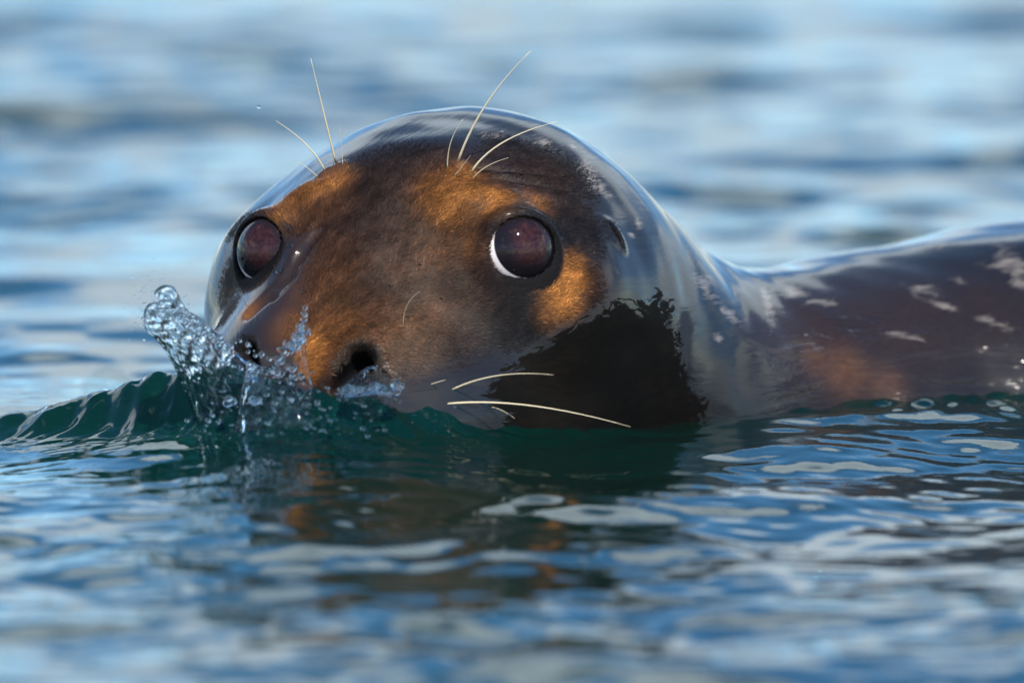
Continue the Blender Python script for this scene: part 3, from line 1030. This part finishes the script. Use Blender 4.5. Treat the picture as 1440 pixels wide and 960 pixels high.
water_sheet('water_splash', [(330, 610), (338, 555), (345, 520), (352, 505)], [(456, 600), (442, 540), (425, 505), (432, 470)],
            [(352, 505), (385, 535), (395, 500), (432, 470)], (-0.206, -0.200), (-0.200, -0.195), 0.008, 4.0, 1.6, 1.0,
            'broken film of water across the far nostril', 50, 44)


def lump_mesh(seed, n=3):
    bm = bmesh.new(); bmesh.ops.create_icosphere(bm, subdivisions=n, radius=1.0)
    rs = np.random.default_rng(seed)
    st = rs.uniform(0.8, 1.25, 3); d = rs.normal(size=(3, 3)); ph = rs.uniform(0, 6, 3)
    for v in bm.verts:
        p = np.array(v.co)
        k = 1 + 0.07 * sum(math.sin(2.2 * (p @ d[i]) + ph[i]) for i in range(3))
        v.co = Vector(p * st * k)
    me = bpy.data.meshes.new('water_droplet'); bm.to_mesh(me); bm.free()
    me.polygons.foreach_set('use_smooth', np.ones(len(me.polygons), bool)); me.materials.append(M_CLEAR)
    return me


DROPS = [lump_mesh(i) for i in range(6)]
dr = np.random.default_rng(31)


def drop(px, py, r_px, y, where='flung up around the snout'):
    o = bpy.data.objects.new('water_droplet', DROPS[dr.integers(6)])
    C.objects.link(o)
    o.location = at_depth(px, py, y)
    flat = any(w_ in where for w_ in ('lying', 'heaped', 'spilling', 'rising'))
    k_ = (1.5, 0.75, 1.15) if flat else (1, 1, 1)
    o.scale = tuple(r_px / 2400 * v_ for v_ in k_)
    o.rotation_euler = (dr.uniform(-0.6, 0.1), dr.uniform(-0.5, 0.5), dr.uniform(-0.4, 0.4)) if flat else tuple(dr.uniform(0, 6, 3))
    tag(o, 'clear water droplet ' + where, 'droplet', 'droplets ' + where)


for (x0, y0, x1, y1, n, sp, rr, wh) in ((222, 430, 270, 455, 34, 9, 3.4, 'at the top of the splash'), (250, 440, 330, 492, 44, 9, 3.6, 'along the upper edge of the splash'),
                                        (300, 505, 430, 532, 44, 11, 4.2, 'in front of the far nostril'), (395, 520, 425, 460, 22, 9, 5.6, 'rising between the two nostrils'), (418, 470, 432, 432, 9, 5, 4.6, 'rising between the two nostrils'),
                                        (245, 470, 300, 480, 10, 9, 3.0, 'on the face of the splash'), (198, 405, 205, 470, 16, 6, 1.8, 'flying free beyond the splash'), (485, 550, 560, 545, 26, 8, 5.0, 'spilling below the open nostril'),
                                        (340, 480, 370, 500, 8, 6, 3.6, 'in front of the far nostril'), (478, 550, 556, 548, 14, 5, 6.5, 'heaped under the open nostril'), (300, 560, 440, 566, 14, 9, 5.0, 'heaped under the splash')):
    for i in range(n):
        t = dr.uniform()
        drop(x0 + (x1 - x0) * t + dr.normal() * sp * .6, y0 + (y1 - y0) * t + dr.normal() * sp * .6, rr * dr.uniform(0.35, 1.0), -0.213 + dr.uniform(-.012, .008), wh)
SPRAY = [(dr.normal(222, 22), dr.normal(432, 26), dr.uniform(0.6, 1.5), -0.21 + dr.uniform(-.02, .02)) for i in range(90)] + \
        [(dr.normal(420, 75), dr.uniform(545, 614), dr.uniform(1.0, 1.9) * (1 if i % 4 else 2.0), -0.245 + dr.uniform(-.02, .012)) for i in range(110)]
lump = lump_mesh(77, 2)
lv = np.array([v.co[:] for v in lump.vertices]); lf = np.array([p.vertices[:] for p in lump.polygons])
spray = mesh_obj('spray', np.concatenate([lv * (r_ / 2400) + at_depth(px, py, y) for px, py, r_, y in SPRAY]),
                 np.concatenate([lf + i * len(lv) for i in range(len(SPRAY))]), M_CLEAR)
tag(spray, 'fine spray of tiny drops round the splash and under the snout', 'spray', kind='stuff')
drop(364, 151, 1.8, -0.2, 'flying above the far brow')
drop(190, 455, 1.5, -0.2, 'flying free beyond the splash')
for (px, py, r) in ((402, 316, 2.6), (405, 320, 3.2), (409, 322, 2.2), (396, 312, 1.8), (408, 345, 2.4), (432, 362, 1.6), (463, 375, 2.0), (387, 383, 2.2), (398, 381, 1.8), (412, 390, 2.0), (427, 411, 1.6), (428, 437, 2.0), (352, 387, 1.8),
                    (548, 402, 1.2), (500, 356, 1.2), (573, 446, 1.5), (620, 420, 1.2), (590, 372, 1.2)):
    P = march(seal_sdf, px, py)
    if P is not None:
        d_ = ray(px, py); Pm = P / 1000 - d_ * 0.0004
        drop(px, py, r * 1.6, Pm[1], "beaded on the seal's face")


# bubbles riding on the bow wave
def film_material():
    m, nodes, links = new_mat('bubble_film')
    lw = nodes.new('ShaderNodeLayerWeight'); lw.inputs['Blend'].default_value = 0.5
    fac = mathn(m.node_tree, 'ADD', 0.03, mathn(m.node_tree, 'MULTIPLY', mathn(m.node_tree, 'POWER', lw.outputs['Facing'], 4.0), 0.35))
    gl = nodes.new('ShaderNodeBsdfGlossy'); gl.inputs['Roughness'].default_value = 0.03
    tr = nodes.new('ShaderNodeBsdfTransparent'); tr.inputs['Color'].default_value = (0.93, 0.96, 0.96, 1)
    mx = nodes.new('ShaderNodeMixShader')
    links.new(fac, mx.inputs[0]); links.new(tr.outputs[0], mx.inputs[1]); links.new(gl.outputs[0], mx.inputs[2])
    o = nodes.new('ShaderNodeOutputMaterial'); links.new(mx.outputs[0], o.inputs['Surface'])
    return m


M_FILM = film_material()
DOMES = []
for i in range(3):
    bm = bmesh.new(); bmesh.ops.create_uvsphere(bm, u_segments=28, v_segments=18, radius=1.0)
    for v in bm.verts:
        p = v.co
        k = 1 + 0.04 * math.sin(2 * p.x + i) + 0.03 * math.sin(3 * p.z + 2 * i)
        v.co = Vector((p.x * k * 1.05, p.y * k, p.z * k * 0.9))
    bmesh.ops.delete(bm, geom=[v for v in bm.verts if v.co.z < -0.35], context='VERTS')
    me = bpy.data.meshes.new('water_bubble'); bm.to_mesh(me); bm.free()
    me.polygons.foreach_set('use_smooth', np.ones(len(me.polygons), bool)); me.materials.append(M_FILM)
    DOMES.append(me)


def water_hit(px, py):
    """where the ray through a pixel first meets the water surface"""
    d = ray(px, py); lo = None
    ts = np.linspace(7.4, 8.6, 900)
    P = CAM + d * ts[:, None]
    hz = water_z(P[:, 0], P[:, 1], np.full(len(P), 0.0022))
    below = np.nonzero(P[:, 2] < hz)[0]
    return P[below[0]] if len(below) else None


def bubble(px, py, r_px, label=None):
    P = water_hit(px, py)
    if P is None: return
    o = bpy.data.objects.new('water_bubble', DOMES[dr.integers(3)])
    C.objects.link(o)
    o.location = P
    o.scale = (r_px / 2400,) * 3
    o.rotation_euler = (0, 0, dr.uniform(0, 6))
    if label: tag(o, label, 'bubble')
    else: tag(o, 'small clear bubble riding on the water round the snout', 'bubble', 'small bubbles on the bow wave')


bubble(418, 596, 29, 'big domed bubble on the water below the open nostril')
bubble(152, 546, 36, 'thin clear bubble standing on the crest of the bow wave')
for i in range(60):
    bubble(dr.uniform(270, 470) if i < 40 else dr.uniform(470, 640), dr.uniform(566, 612) if i < 40 else dr.uniform(575, 612), dr.uniform(1.5, 5.5))
